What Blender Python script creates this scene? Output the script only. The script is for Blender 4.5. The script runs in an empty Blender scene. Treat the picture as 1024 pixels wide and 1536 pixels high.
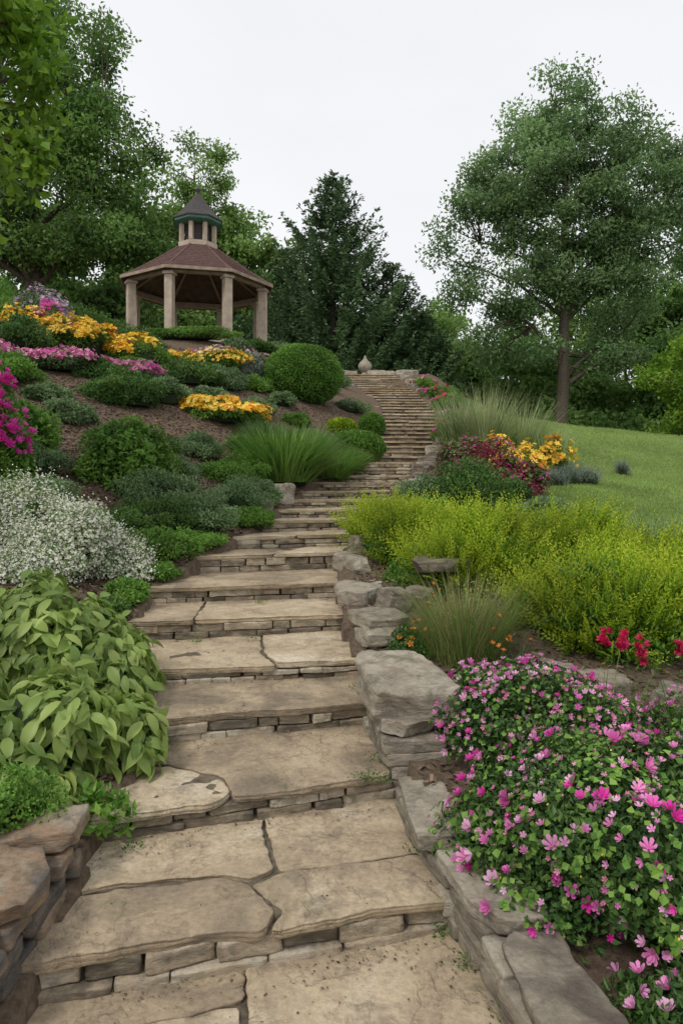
import bpy, math, numpy as np
rng=np.random.default_rng(11)
E=1.9   # eye height above the lowest step
D=bpy.data
scene=bpy.context.scene
scene.view_settings.view_transform='Standard'
scene.view_settings.look='None'
scene.view_settings.exposure=0

# ------------------------------------------------------------------ mesh builder
class MB:
    def __init__(s): s.v=[];s.f=[];s.n=[];s.m=[];s.r=[];s.c=0
    def add(s,v,f,n,m,r):
        v=np.asarray(v,dtype=np.float32).reshape(-1,3)
        f=np.asarray(f,dtype=np.int64).ravel(); n=np.asarray(n,dtype=np.int64).ravel()
        s.v.append(v); s.f.append(f+s.c); s.n.append(n)
        s.m.append(np.full(len(n),m,dtype=np.int32))
        s.r.append(np.broadcast_to(np.asarray(r,dtype=np.float32),(len(v),)).copy()); s.c+=len(v)
    def build(s,name,mats,smooth=True,parent=None):
        v=np.concatenate(s.v);f=np.concatenate(s.f);n=np.concatenate(s.n);m=np.concatenate(s.m);r=np.concatenate(s.r)
        me=D.meshes.new(name)
        me.vertices.add(len(v)); me.vertices.foreach_set('co',v.ravel())
        me.loops.add(len(f)); me.loops.foreach_set('vertex_index',f.astype(np.int32))
        me.polygons.add(len(n))
        st=np.concatenate([[0],np.cumsum(n)[:-1]]).astype(np.int32)
        me.polygons.foreach_set('loop_start',st)
        for mt in mats: me.materials.append(mt)
        me.polygons.foreach_set('material_index',m)
        me.polygons.foreach_set('use_smooth',np.full(len(n),smooth,dtype=bool))
        a=me.attributes.new('rnd','FLOAT','POINT'); a.data.foreach_set('value',r)
        me.update(calc_edges=True); me.validate()
        o=D.objects.new(name,me); scene.collection.objects.link(o)
        if parent: o.parent=parent
        return o

def nrm(a): return a/np.maximum(np.linalg.norm(a,axis=-1,keepdims=True),1e-9)
def rdir(n): return nrm(rng.normal(size=(n,3)))
def inst(mb,T,O,L,N,sx,sy,sz,mat,rnd):
    tv,tf=T; k=len(tv); n=len(O)
    if n==0: return
    L=nrm(L); A=nrm(np.cross(L,N)); N2=np.cross(A,L)
    sx=np.broadcast_to(sx,(n,));sy=np.broadcast_to(sy,(n,));sz=np.broadcast_to(sz,(n,))
    v=O[:,None,:]+tv[None,:,0:1]*(A*sx[:,None])[:,None,:]+tv[None,:,1:2]*(L*sy[:,None])[:,None,:]+tv[None,:,2:3]*(N2*sz[:,None])[:,None,:]
    flat=np.concatenate([np.array(x) for x in tf]); sizes=np.array([len(x) for x in tf])
    f=(flat[None,:]+(np.arange(n)*k)[:,None]).ravel()
    mb.add(v.reshape(-1,3),f,np.tile(sizes,n),mat,np.repeat(np.broadcast_to(rnd,(n,)),k))

LEAF=(np.array([(0,0,0),(-.5,.45,.12),(0,1,-.06),(.5,.45,.12)],float),[(0,3,2),(0,2,1)])
_b=[(0,.0,0),(.20,.10,.0),(.40,.28,.02),(.48,.50,.01),(.36,.74,-.06),(.15,.92,-.17)]
BIGV=[(0,0,0)]; 
for (w_,y_,z_) in _b[1:]: BIGV+=[(-w_,y_,z_+.07),(0,y_,z_),(w_,y_,z_+.07)]
BIGV.append((0,1.02,-.24))
BIGF=[(0,2,1),(0,3,2)]
for r_ in range(4):
    a_=1+3*r_; BIGF+=[(a_,a_+1,a_+4,a_+3),(a_+1,a_+2,a_+5,a_+4)]
BIGF+=[(13,14,16),(14,15,16)]
BIG=(np.array(BIGV,float),BIGF)
BLADE=(np.array([(-.5,0,0),(.5,0,0),(-.42,.35,-.04),(.42,.35,-.04),(-.28,.7,-.17),(.28,.7,-.17),(0,1,-.36)],float),
       [(0,1,3,2),(2,3,5,4),(4,5,6)])
TRI=(np.array([(-.5,0,0),(.5,0,0),(0,1,-.1)],float),[(0,1,2)])
QUAD=(np.array([(-.5,-.5,0),(.5,-.4,0.05),(.4,.5,0),(-.45,.4,.08)],float),[(0,1,2,3)])
def flower_t(p=5,cup=.35):
    v=[(0,0,0)];f=[]
    for i in range(p):
        a=2*math.pi*i/p; b=math.pi/p; i0=len(v)
        for (da,rr,zz) in ((-.85,.30,cup*.4),(-.6,.50,cup*.85),(0,.57,cup),(.6,.50,cup*.85),(.85,.30,cup*.4)):
            v.append((rr*math.cos(a+da*b),rr*math.sin(a+da*b),zz))
        f.append((0,i0,i0+1,i0+2)); f.append((0,i0+2,i0+3,i0+4))
    return (np.array(v,float),f)
FLW=flower_t(5,.18)
FCUP=flower_t(5,.42)
FSM=(np.array([(-.5,0,.1),(0,-.5,0),(.5,0,.1),(0,.5,0)],float),[(0,1,2,3)])
_fd=flower_t(6,.55); _fi=flower_t(5,.75)
FDBL=(np.concatenate([_fd[0],_fi[0]*[.62,.62,.8]]),_fd[1]+[tuple(x+len(_fd[0]) for x in q) for q in _fi[1]])

# ------------------------------------------------------------------ materials
def newmat(name):
    m=D.materials.new(name); m.use_nodes=True; nt=m.node_tree; nt.nodes.clear(); return m,nt,nt.nodes,nt.links
def leafmat(name,cols,trans=.3,rough=.5,scale=1.0,spec=.3,gain=1.6):
    if name.startswith('petal'): gain=1
    m,nt,N,K=newmat(name)
    out=N.new('ShaderNodeOutputMaterial'); P=N.new('ShaderNodeBsdfPrincipled'); T=N.new('ShaderNodeBsdfTranslucent'); X=N.new('ShaderNodeMixShader')
    at=N.new('ShaderNodeAttribute'); at.attribute_name='rnd'
    cr=N.new('ShaderNodeValToRGB'); e=cr.color_ramp.elements
    for i,c in enumerate(cols):
        p=i/(len(cols)-1)
        if i==0: el=e[0]
        elif i==len(cols)-1: el=e[-1]
        else: el=e.new(p)
        el.position=p; el.color=(*[min(x*gain,.9) for x in c],1)
    tc=N.new('ShaderNodeTexCoord'); nz=N.new('ShaderNodeTexNoise'); nz.inputs['Scale'].default_value=scale; nz.inputs['Detail'].default_value=1
    mr=N.new('ShaderNodeMapRange'); mr.inputs[1].default_value=.3; mr.inputs[2].default_value=.7; mr.inputs[3].default_value=.75; mr.inputs[4].default_value=1.25
    mx=N.new('ShaderNodeVectorMath'); mx.operation='SCALE'
    K.new(at.outputs['Fac'],cr.inputs[0]); K.new(tc.outputs['Object'],nz.inputs['Vector']); K.new(nz.outputs[0],mr.inputs[0])
    K.new(cr.outputs[0],mx.inputs[0]); K.new(mr.outputs[0],mx.inputs['Scale'])
    K.new(mx.outputs[0],P.inputs['Base Color']); K.new(mx.outputs[0],T.inputs['Color'])
    P.inputs['Roughness'].default_value=rough; P.inputs['Specular IOR Level'].default_value=spec
    X.inputs[0].default_value=trans
    K.new(P.outputs[0],X.inputs[1]);K.new(T.outputs[0],X.inputs[2]);K.new(X.outputs[0],out.inputs[0])
    return m
def stonemat(name,cols,scale=3,rough=.85,bump=.35,rndw=.5,stain=(.10,.09,.07),stainamt=.6,speck=(.80,1.15),flake=False,moss=0):
    m,nt,N,K=newmat(name)
    out=N.new('ShaderNodeOutputMaterial'); P=N.new('ShaderNodeBsdfPrincipled'); K.new(P.outputs[0],out.inputs[0])
    P.inputs['Roughness'].default_value=rough; P.inputs['Specular IOR Level'].default_value=.2
    tc=N.new('ShaderNodeTexCoord'); at=N.new('ShaderNodeAttribute'); at.attribute_name='rnd'
    mp=N.new('ShaderNodeMapping'); mp.inputs['Scale'].default_value=(1,1,3.0); K.new(tc.outputs['Object'],mp.inputs[0])
    n1=N.new('ShaderNodeTexNoise'); n1.inputs['Scale'].default_value=scale; n1.inputs['Detail'].default_value=8; n1.inputs['Roughness'].default_value=.6; n1.inputs['Distortion'].default_value=.8
    K.new(mp.outputs[0],n1.inputs['Vector'])
    a=N.new('ShaderNodeMath'); a.operation='MULTIPLY_ADD'; a.inputs[1].default_value=rndw; K.new(at.outputs['Fac'],a.inputs[0])
    b=N.new('ShaderNodeMath'); b.operation='MULTIPLY_ADD'; b.inputs[1].default_value=1.9; b.inputs[2].default_value=-.45-rndw*.5; K.new(n1.outputs[0],b.inputs[0]); K.new(b.outputs[0],a.inputs[2])
    cr=N.new('ShaderNodeValToRGB'); e=cr.color_ramp.elements
    for i,c in enumerate(cols):
        p=i/(len(cols)-1); el=e[0] if i==0 else (e[-1] if i==len(cols)-1 else e.new(p)); el.position=p; el.color=(*c,1)
    K.new(a.outputs[0],cr.inputs[0])
    n2=N.new('ShaderNodeTexNoise'); n2.inputs['Scale'].default_value=scale*1.9; n2.inputs['Detail'].default_value=12; n2.inputs['Roughness'].default_value=.74; n2.inputs['Distortion'].default_value=.5; K.new(tc.outputs['Object'],n2.inputs['Vector'])
    r2=N.new('ShaderNodeMapRange'); r2.inputs[1].default_value=.49; r2.inputs[2].default_value=.64; r2.inputs[4].default_value=stainamt; K.new(n2.outputs[0],r2.inputs[0])
    mx=N.new('ShaderNodeMixRGB'); mx.inputs[2].default_value=(*stain,1); K.new(r2.outputs[0],mx.inputs[0]); K.new(cr.outputs[0],mx.inputs[1])
    col=mx.outputs[0]
    if moss:
        n5=N.new('ShaderNodeTexNoise'); n5.inputs['Scale'].default_value=4.3; n5.inputs['Detail'].default_value=10; n5.inputs['Roughness'].default_value=.7; K.new(tc.outputs['Object'],n5.inputs['Vector'])
        r5=N.new('ShaderNodeMapRange'); r5.inputs[1].default_value=.56; r5.inputs[2].default_value=.67; r5.inputs[4].default_value=moss; K.new(n5.outputs[0],r5.inputs[0])
        m5=N.new('ShaderNodeMixRGB'); m5.inputs[2].default_value=(.14,.15,.07,1); K.new(r5.outputs[0],m5.inputs[0]); K.new(col,m5.inputs[1]); col=m5.outputs[0]
    n4=N.new('ShaderNodeTexNoise'); n4.inputs['Scale'].default_value=38; n4.inputs['Detail'].default_value=8; n4.inputs['Roughness'].default_value=.75; K.new(mp.outputs[0],n4.inputs['Vector'])
    r4=N.new('ShaderNodeMapRange'); r4.inputs[1].default_value=.35; r4.inputs[2].default_value=.62; r4.inputs[3].default_value=speck[0]; r4.inputs[4].default_value=speck[1]; K.new(n4.outputs[0],r4.inputs[0])
    sc=N.new('ShaderNodeVectorMath'); sc.operation='SCALE'; K.new(col,sc.inputs[0]); K.new(r4.outputs[0],sc.inputs['Scale'])
    n3=N.new('ShaderNodeTexNoise'); n3.inputs['Scale'].default_value=9; n3.inputs['Detail'].default_value=12; n3.inputs['Roughness'].default_value=.68; K.new(mp.outputs[0],n3.inputs['Vector'])
    bp=N.new('ShaderNodeBump'); bp.inputs['Strength'].default_value=bump; bp.inputs['Distance'].default_value=.03; K.new(n3.outputs[0],bp.inputs['Height'])
    last=bp
    if flake:
        n6=N.new('ShaderNodeTexNoise'); n6.inputs['Scale'].default_value=1.9; n6.inputs['Detail'].default_value=7; n6.inputs['Roughness'].default_value=.6; n6.inputs['Distortion'].default_value=.5; K.new(tc.outputs['Object'],n6.inputs['Vector'])
        q=N.new('ShaderNodeMath'); q.operation='MULTIPLY'; q.inputs[1].default_value=7; K.new(n6.outputs[0],q.inputs[0])
        fr=N.new('ShaderNodeMath'); fr.operation='FRACT'; K.new(q.outputs[0],fr.inputs[0])
        fl=N.new('ShaderNodeMath'); fl.operation='FLOOR'; K.new(q.outputs[0],fl.inputs[0])
        sm=N.new('ShaderNodeMapRange'); sm.inputs[1].default_value=.0; sm.inputs[2].default_value=.18; K.new(fr.outputs[0],sm.inputs[0])
        ad=N.new('ShaderNodeMath'); ad.operation='ADD'; K.new(fl.outputs[0],ad.inputs[0]); K.new(sm.outputs[0],ad.inputs[1])
        b2=N.new('ShaderNodeBump'); b2.inputs['Strength'].default_value=.6; b2.inputs['Distance'].default_value=.008; K.new(ad.outputs[0],b2.inputs['Height']); K.new(bp.outputs[0],b2.inputs['Normal']); last=b2
        ed=N.new('ShaderNodeMapRange'); ed.inputs[1].default_value=.0; ed.inputs[2].default_value=.14; ed.inputs[3].default_value=.82; ed.inputs[4].default_value=1; K.new(fr.outputs[0],ed.inputs[0])
        s2=N.new('ShaderNodeVectorMath'); s2.operation='SCALE'; K.new(sc.outputs[0],s2.inputs[0]); K.new(ed.outputs[0],s2.inputs['Scale']); sc=s2
    K.new(sc.outputs[0],P.inputs['Base Color'])
    K.new(last.outputs[0],P.inputs['Normal'])
    return m
def plain(name,col,rough=.7,var=.25,scale=8,bump=.1):
    m,nt,N,K=newmat(name)
    out=N.new('ShaderNodeOutputMaterial'); P=N.new('ShaderNodeBsdfPrincipled'); K.new(P.outputs[0],out.inputs[0]); P.inputs['Roughness'].default_value=rough
    P.inputs['Specular IOR Level'].default_value=.25
    tc=N.new('ShaderNodeTexCoord'); nz=N.new('ShaderNodeTexNoise'); nz.inputs['Scale'].default_value=scale; nz.inputs['Detail'].default_value=7; K.new(tc.outputs['Object'],nz.inputs['Vector'])
    mr=N.new('ShaderNodeMapRange'); mr.inputs[1].default_value=.3; mr.inputs[2].default_value=.7; mr.inputs[3].default_value=1-var; mr.inputs[4].default_value=1+var; K.new(nz.outputs[0],mr.inputs[0])
    sc=N.new('ShaderNodeVectorMath'); sc.operation='SCALE'; sc.inputs[0].default_value=col; K.new(mr.outputs[0],sc.inputs['Scale']); K.new(sc.outputs[0],P.inputs['Base Color'])
    bp=N.new('ShaderNodeBump'); bp.inputs['Strength'].default_value=bump; bp.inputs['Distance'].default_value=.02; K.new(nz.outputs[0],bp.inputs['Height']); K.new(bp.outputs[0],P.inputs['Normal'])
    return m

M_tread=stonemat('tread_sandstone',[(.20,.16,.115),(.37,.29,.195),(.48,.385,.26),(.60,.52,.40)],1.8,stain=(.21,.165,.12),stainamt=.78,rndw=.55,bump=.6,flake=True,moss=.4)
M_riser=stonemat('riser_stone',[(.12,.10,.075),(.25,.205,.15),(.40,.325,.23),(.48,.42,.33)],5,rndw=1.0,bump=.75,moss=.45)
M_rock=stonemat('weathered_rock',[(.12,.10,.08),(.25,.215,.165),(.36,.315,.245),(.46,.42,.34)],3.5,rndw=.6,bump=.9,stain=(.085,.08,.065),moss=.35)
M_wallrock=stonemat('dark_wall_rock',[(.07,.062,.06),(.15,.13,.11),(.29,.20,.13),(.33,.28,.21)],3.5,rndw=.9,bump=.8,stain=(.065,.065,.055),moss=.3)
M_dirt=plain('joint_dirt',(.13,.105,.075),.95,.4,25,.5)
M_bark=stonemat('bark',[(.05,.04,.03),(.10,.08,.06),(.16,.13,.10)],6,rndw=.2,bump=.8)

G_mid=leafmat('leaf_mid_green',[(.020,.055,.013),(.052,.112,.022),(.115,.185,.042)])
G_az=leafmat('azalea_leaf',[(.016,.042,.012),(.042,.09,.020),(.10,.16,.042)],.25,.45,3)
G_core=leafmat('dark_core_fill',[(.02,.035,.012),(.02,.04,.012),(.03,.05,.015)],0,.9,gain=1)  # dark colour of the solid filler blobs inside the plants
G_big=leafmat('leaf_lime_broad',[(.09,.15,.032),(.175,.25,.058),(.28,.34,.10)],.35,.45,3,.35,gain=1.4)
G_gold=leafmat('leaf_gold_green',[(.05,.11,.008),(.19,.28,.015),(.46,.49,.04)],.35,gain=1.4)
G_bright=leafmat('leaf_bright_green',[(.03,.08,.012),(.078,.16,.024),(.155,.25,.048)],.35,gain=1.75)
G_gray=leafmat('leaf_sage',[(.048,.085,.034),(.097,.155,.062),(.17,.235,.115)],.25,gain=1.7)
G_silver=leafmat('leaf_silver',[(.10,.13,.10),(.19,.23,.18),(.30,.34,.28)],.2,gain=1.3)
G_tree=leafmat('tree_leaf',[(.028,.06,.014),(.062,.112,.026),(.125,.188,.052)],.42,.5,.25,gain=2.4)
G_treeL=leafmat('tree_leaf_light',[(.05,.09,.02),(.10,.16,.04),(.18,.25,.085)],.42,.5,.25,gain=2.1)
G_treeO=leafmat('oak_leaf',[(.038,.07,.028),(.083,.135,.05),(.145,.21,.085)],.42,.45,.25,.4,gain=2.2)
G_con=leafmat('conifer_needle',[(.018,.036,.015),(.042,.074,.030),(.085,.127,.052)],.25,.6,.5,gain=2.4)
G_maple=leafmat('maple_leaf',[(.05,.11,.01),(.12,.21,.02),(.24,.34,.05)],.45,.45,1)
G_lawn=leafmat('lawn_blade',[(.08,.13,.03),(.135,.195,.05),(.20,.26,.08)],.25,.6,.6,gain=1.85)
G_grass=leafmat('grass_blade',[(.04,.09,.016),(.09,.175,.03),(.16,.26,.06)],.3)
G_reed=leafmat('reed_blade',[(.14,.19,.07),(.25,.31,.14),(.40,.42,.24)],.3,gain=1.4)
G_bronze=leafmat('bronze_grass',[(.10,.12,.04),(.19,.19,.07),(.30,.24,.11)],.3,gain=1.3)
G_red=leafmat('barberry_leaf',[(.08,.015,.02),(.24,.035,.06),(.42,.11,.16)],.3,gain=1.25)
F_pink=leafmat('petal_pink',[(.66,.16,.44),(.80,.32,.60),(.88,.56,.75)],.35,.5)
F_mag=leafmat('petal_magenta',[(.60,.03,.30),(.77,.07,.46),(.84,.2,.58)],.3,.5)
F_redf=leafmat('petal_red',[(.36,.008,.05),(.54,.015,.09),(.62,.04,.15)],.2,.5)
F_yel=leafmat('petal_yellow',[(.74,.38,.02),(.84,.56,.04),(.88,.72,.15)],.2,.5)
F_org=leafmat('petal_orange',[(.68,.16,.02),(.78,.30,.04)],.2,.5)
F_whi=leafmat('petal_white',[(.62,.62,.46),(.80,.79,.67),(.87,.87,.80)],.25,.5)
F_lil=leafmat('petal_lilac',[(.35,.24,.35),(.50,.38,.48),(.62,.52,.58)],.25,.5)
F_pale=leafmat('petal_dusty_pink',[(.55,.14,.27),(.70,.26,.40),(.80,.48,.56)],.25,.5)

# ------------------------------------------------------------------ layout of the stair
LP=[(-1.10,1.35),(-1.11,2.50),(-1.165,3.32),(-1.126,4.24),(-1.39,4.96),(-1.77,5.92),(-1.90,6.80),(-1.65,7.95),(-1.35,8.88),(-1.15,9.80),(-.96,10.60),(-.80,11.35),(-.70,12.25),(-.55,13.25),(-.45,14.15),(-.33,15.15),(-.19,16.25)]
RP=[(.80,1.75),(.45,2.90),(.25,3.78),(.183,4.60),(.107,5.24),(.0,6.25),(-.02,7.22),(.02,8.42),(.32,9.38),(.52,10.35),(.68,11.08),(.93,11.95),(1.12,12.75),(1.32,13.7),(1.49,14.55),(1.69,15.45),(1.92,16.55)]
ZS=[-1.9]+[.17*((a[1]+b[1])/2)-2.2 for a,b in zip(LP[1:],RP[1:])]
upY=[16.4,19.4,22.1,24.5,27.5,31.2]; upL=[-.19,1.0,1.36,1.30,.62,0.0]; upR=[1.92,2.75,3.09,3.0,2.75,2.4]
y=16.4+.52; z=ZS[-1]
while y<31.0:
    z+=.161
    LP.append((float(np.interp(y,upY,upL)),y-.06)); RP.append((float(np.interp(y,upY,upR)),y+.06)); ZS.append(z); y+=.52
lx=[p[0] for p in LP]; ly=[p[1] for p in LP]; rx=[p[0] for p in RP]; ry=[p[1] for p in RP]
def line(Y):
    Y=np.asarray(Y,float)
    return np.where(Y<1.2,-2.0,np.interp(Y,[1.2,16.4,31,40,60,90,400],[-2.0,.588,5.11,5.35,5.2,3.5,0]))
def hterr(X,Y,carve=True):
    X=np.asarray(X,float);Y=np.asarray(Y,float)
    base=line(Y); xl=np.interp(Y,ly,lx); xr=np.interp(Y,ry,rx)
    a=np.interp(Y,[1,3,5,7,12,16,20,24,30,40],[.1,.1,.12,.22,.40,.60,.52,.42,.3,.1])
    dl=np.maximum(xl-X,0); dr=np.maximum(X-xr,0)
    h=base+a*8*(1-np.exp(-dl/8))
    t=np.clip((X-4)/4,0,1); t=t*t*(3-2*t)
    crest=line(np.minimum(Y,22))-np.clip(Y-22,0,12)*.22*np.clip((Y-22)/4,0,1)
    h=np.where(X>xr,(base*(1-t)+crest*t)-.11*np.minimum(np.maximum(dr-1.5,0),14),h)
    h=np.where(X<=xr,np.minimum(h,5.4),h)
    dg=np.hypot(X+5.04,Y-24); w=1-np.clip((dg-2.9)/1.8,0,1); w=w*w*(3-2*w)
    h=h*(1-w)+4.5*w
    h=h+.03*np.sin(X*1.7+Y*.9)*np.sin(Y*1.3-X*.7)*np.clip(np.minimum(Y-8,6)/6,0,1)
    if carve:
        ex=np.where(Y<4.4,.10,-.03)
        ins=(X>xl+.03)&(X<xr+ex)&(Y>0.9)&(Y<31.3)
        h=np.where(ins,base-.42,h)
    return h+E
def G(x,y): return float(hterr(x,y,False))

def lawnmask(X,Y):
    xb=np.interp(Y,[7,9,12,14.5,16,18,20,24],[4.6,4.0,3.75,3.9,5.3,5.0,4.6,4.4])+.18*np.sin(Y*1.9)
    m=np.clip((X-xb)/.25,0,1)*np.clip((Y-7.2+.3*np.sin(X*2))/.4,0,1)
    far=np.clip((Y-32)/3,0,1)
    return np.maximum(m,far)
# ------------------------------------------------------------------ ground
def axis(segs):
    o=[]
    for a,b,s in segs: o+=list(np.arange(a,b,s))
    return np.array(o+[segs[-1][1]])
gx=axis([(-400,-60,40),(-60,-15,3),(-15,-7,.5),(-7,-2.5,.16),(-2.5,3.2,.06),(3.2,9,.16),(9,20,.5),(20,60,4),(60,400,40)])
gy=axis([(-30,0,3),(0,1.2,.3),(1.2,12,.08),(12,33,.14),(33,60,1.5),(60,420,40)])
XX,YY=np.meshgrid(gx,gy); ZZ=hterr(XX,YY)
ZZ+=(rng.normal(size=ZZ.shape)*.008)*((np.abs(XX)<20)&(YY<33))
v=np.stack([XX,YY,ZZ],-1).reshape(-1,3); nx=len(gx); ny=len(gy)
i=(np.arange(ny-1)[:,None]*nx+np.arange(nx-1)[None,:]).ravel()
f=np.stack([i,i+1,i+nx+1,i+nx],1)
m,nt,N,K=newmat('ground_mulch_and_lawn')
out=N.new('ShaderNodeOutputMaterial');P=N.new('ShaderNodeBsdfPrincipled');K.new(P.outputs[0],out.inputs[0]);P.inputs['Roughness'].default_value=.95;P.inputs['Specular IOR Level'].default_value=.1
tc=N.new('ShaderNodeTexCoord');at=N.new('ShaderNodeAttribute');at.attribute_name='rnd'
n1=N.new('ShaderNodeTexNoise');n1.inputs['Scale'].default_value=22;n1.inputs['Detail'].default_value=9;n1.inputs['Roughness'].default_value=.75;K.new(tc.outputs['Object'],n1.inputs['Vector'])
c1=N.new('ShaderNodeValToRGB');c1.color_ramp.elements[0].position=.3;c1.color_ramp.elements[0].color=(.06,.043,.03,1);c1.color_ramp.elements[1].position=.72;c1.color_ramp.elements[1].color=(.25,.185,.13,1);K.new(n1.outputs[0],c1.inputs[0])
n2=N.new('ShaderNodeTexNoise');n2.inputs['Scale'].default_value=1.1;n2.inputs['Detail'].default_value=8;K.new(tc.outputs['Object'],n2.inputs['Vector'])
c2=N.new('ShaderNodeValToRGB');c2.color_ramp.elements[0].position=.3;c2.color_ramp.elements[0].color=(.12,.18,.045,1);c2.color_ramp.elements[1].position=.7;c2.color_ramp.elements[1].color=(.21,.27,.085,1);K.new(n2.outputs[0],c2.inputs[0])
mx=N.new('ShaderNodeMixRGB');K.new(at.outputs['Fac'],mx.inputs[0]);K.new(c1.outputs[0],mx.inputs[1]);K.new(c2.outputs[0],mx.inputs[2]);K.new(mx.outputs[0],P.inputs['Base Color'])
bp=N.new('ShaderNodeBump');bp.inputs['Strength'].default_value=.8;bp.inputs['Distance'].default_value=.04;K.new(n1.outputs[0],bp.inputs['Height']);K.new(bp.outputs[0],P.inputs['Normal'])
mb=MB(); mb.add(v,f,np.full(len(f),4),0,lawnmask(XX,YY).ravel()); mb.build('ground',[m])

n=200000
Y=8+(rng.random(n)**1.3)*18; X=3.6+rng.random(n)*(Y*.56-3.0).clip(1.5,14)
k=(lawnmask(X,Y)>rng.random(n)); X=X[k];Y=Y[k]; n=len(X)
O=np.stack([X,Y,hterr(X,Y,False)-.005],1); L=nrm(np.stack([rng.normal(size=n)*.5,rng.normal(size=n)*.5,np.ones(n)],1))
mb=MB(); inst(mb,TRI,O,L,rdir(n),.014,.03+.04*rng.random(n),.05,0,rng.random(n)); mb.build('lawn_grass',[G_lawn],False)
n=70000
Y=3+rng.random(n)*17; X=np.where(rng.random(n)<.75,-rng.random(n)*(Y*.55+1),rng.random(n)*4)
xl=np.interp(Y,ly,lx);xr=np.interp(Y,ry,rx)
k=((X<xl-.05)|(X>xr+.14))&(lawnmask(X,Y)<.3);X=X[k];Y=Y[k];n=len(X)
mb=MB(); O=np.stack([X,Y,hterr(X,Y,False)+.012],1)
inst(mb,QUAD,O,nrm(rng.normal(size=(n,3))*[1,1,.35]),nrm(rng.normal(size=(n,3))*.35+[0,0,1]),.012+.018*rng.random(n),.03+.04*rng.random(n),.03,0,rng.random(n))
M_chip=leafmat('bark_chip',[(.06,.042,.03),(.15,.105,.075),(.29,.21,.155)],0,.9,3,.1,gain=1)
mb.build('bark_mulch',[M_chip],False)

# ------------------------------------------------------------------ stone helpers
def snoise(p,f,ph):
    p=p*f
    return (np.sin(p[:,0]*1.3+p[:,1]*.7+p[:,2]*1.9+ph)+np.sin(-p[:,0]*.8+p[:,1]*1.7+p[:,2]*.6+ph*2.1)+np.sin(p[:,0]*2.3+p[:,1]*-1.9+p[:,2]*2.7+ph*.7)*.6+np.sin(p[:,0]*3.9+p[:,1]*3.1-p[:,2]*3.3+ph*1.7)*.35)/2.9
_rc={}
def cubegrid(s):
    if s in _rc: return _rc[s]
    idx={};V=[];F=[]
    def g(p):
        k=tuple(np.round(p,5))
        if k not in idx: idx[k]=len(V);V.append(p)
        return idx[k]
    t=np.linspace(-1,1,s+1)
    for ax in range(3):
        for sg in (-1,1):
            for i in range(s):
                for j in range(s):
                    q=[]
                    for (a,b) in ((i,j),(i+1,j),(i+1,j+1),(i,j+1)):
                        p=[0,0,0];p[ax]=sg;p[(ax+1)%3]=t[a];p[(ax+2)%3]=t[b];q.append(g(p))
                    if sg<0:q=q[::-1]
                    F.append(q)
    _rc[s]=(np.array(V,float),np.array(F));return _rc[s]
def rbox(mb,c,size,rot=0,r=.02,amp=.01,mat=0,seg=6,freq=9,tilt=(0,0),cuts=0,strata=0.):
    V,F=cubegrid(seg); h=np.array(size)/2
    t=np.sign(V)*np.abs(V)**.75
    p=t*h; r=min(r,h.min()*.95)
    inn=np.clip(p,-(h-r),h-r); d=p-inn; ln=np.linalg.norm(d,axis=1,keepdims=True)
    p=np.where(ln>1e-9,inn+d/np.maximum(ln,1e-9)*r,p)
    for _ in range(cuts):
        nn=nrm(rng.normal(size=3)*np.array([1,1,.55])/np.maximum(h/h.max(),.3)*h/h.max()); s=p@nn; lim=s.max()*rng.uniform(.70,.92)
        p=p-nn*np.maximum(s-lim,0)[:,None]
    ph=rng.random()*50
    q=p+np.array(c)*3.1
    nv=nrm(p/h)
    p=p+nv*(amp*snoise(q,freq,ph)+amp*.5*snoise(q,freq*3,ph+3)+amp*.25*snoise(q,freq*8,ph+5))[:,None]
    if strata>0:
        zz=np.round((p[:,2]+.006*snoise(q,12,ph))/.028); st_=np.sin(zz*12.9898+ph)*1.0
        hv=nv*np.array([1,1,0]); p=p+hv*(strata*st_)[:,None]
    p[:,0]+=p[:,1]*rng.normal()*.08; p[:,1]+=p[:,0]*rng.normal()*.03
    cx,sx=math.cos(tilt[0]),math.sin(tilt[0]); y=p[:,1]*cx-p[:,2]*sx; z=p[:,1]*sx+p[:,2]*cx; p[:,1]=y;p[:,2]=z
    cx,sx=math.cos(tilt[1]),math.sin(tilt[1]); x=p[:,0]*cx+p[:,2]*sx; z=-p[:,0]*sx+p[:,2]*cx; p[:,0]=x;p[:,2]=z
    cr,sr=math.cos(rot),math.sin(rot)
    x=p[:,0]*cr-p[:,1]*sr; y=p[:,0]*sr+p[:,1]*cr
    p=np.stack([x,y,p[:,2]],1)+np.array(c)
    mb.add(p,F,np.full(len(F),4),mat,rng.random())
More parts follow.
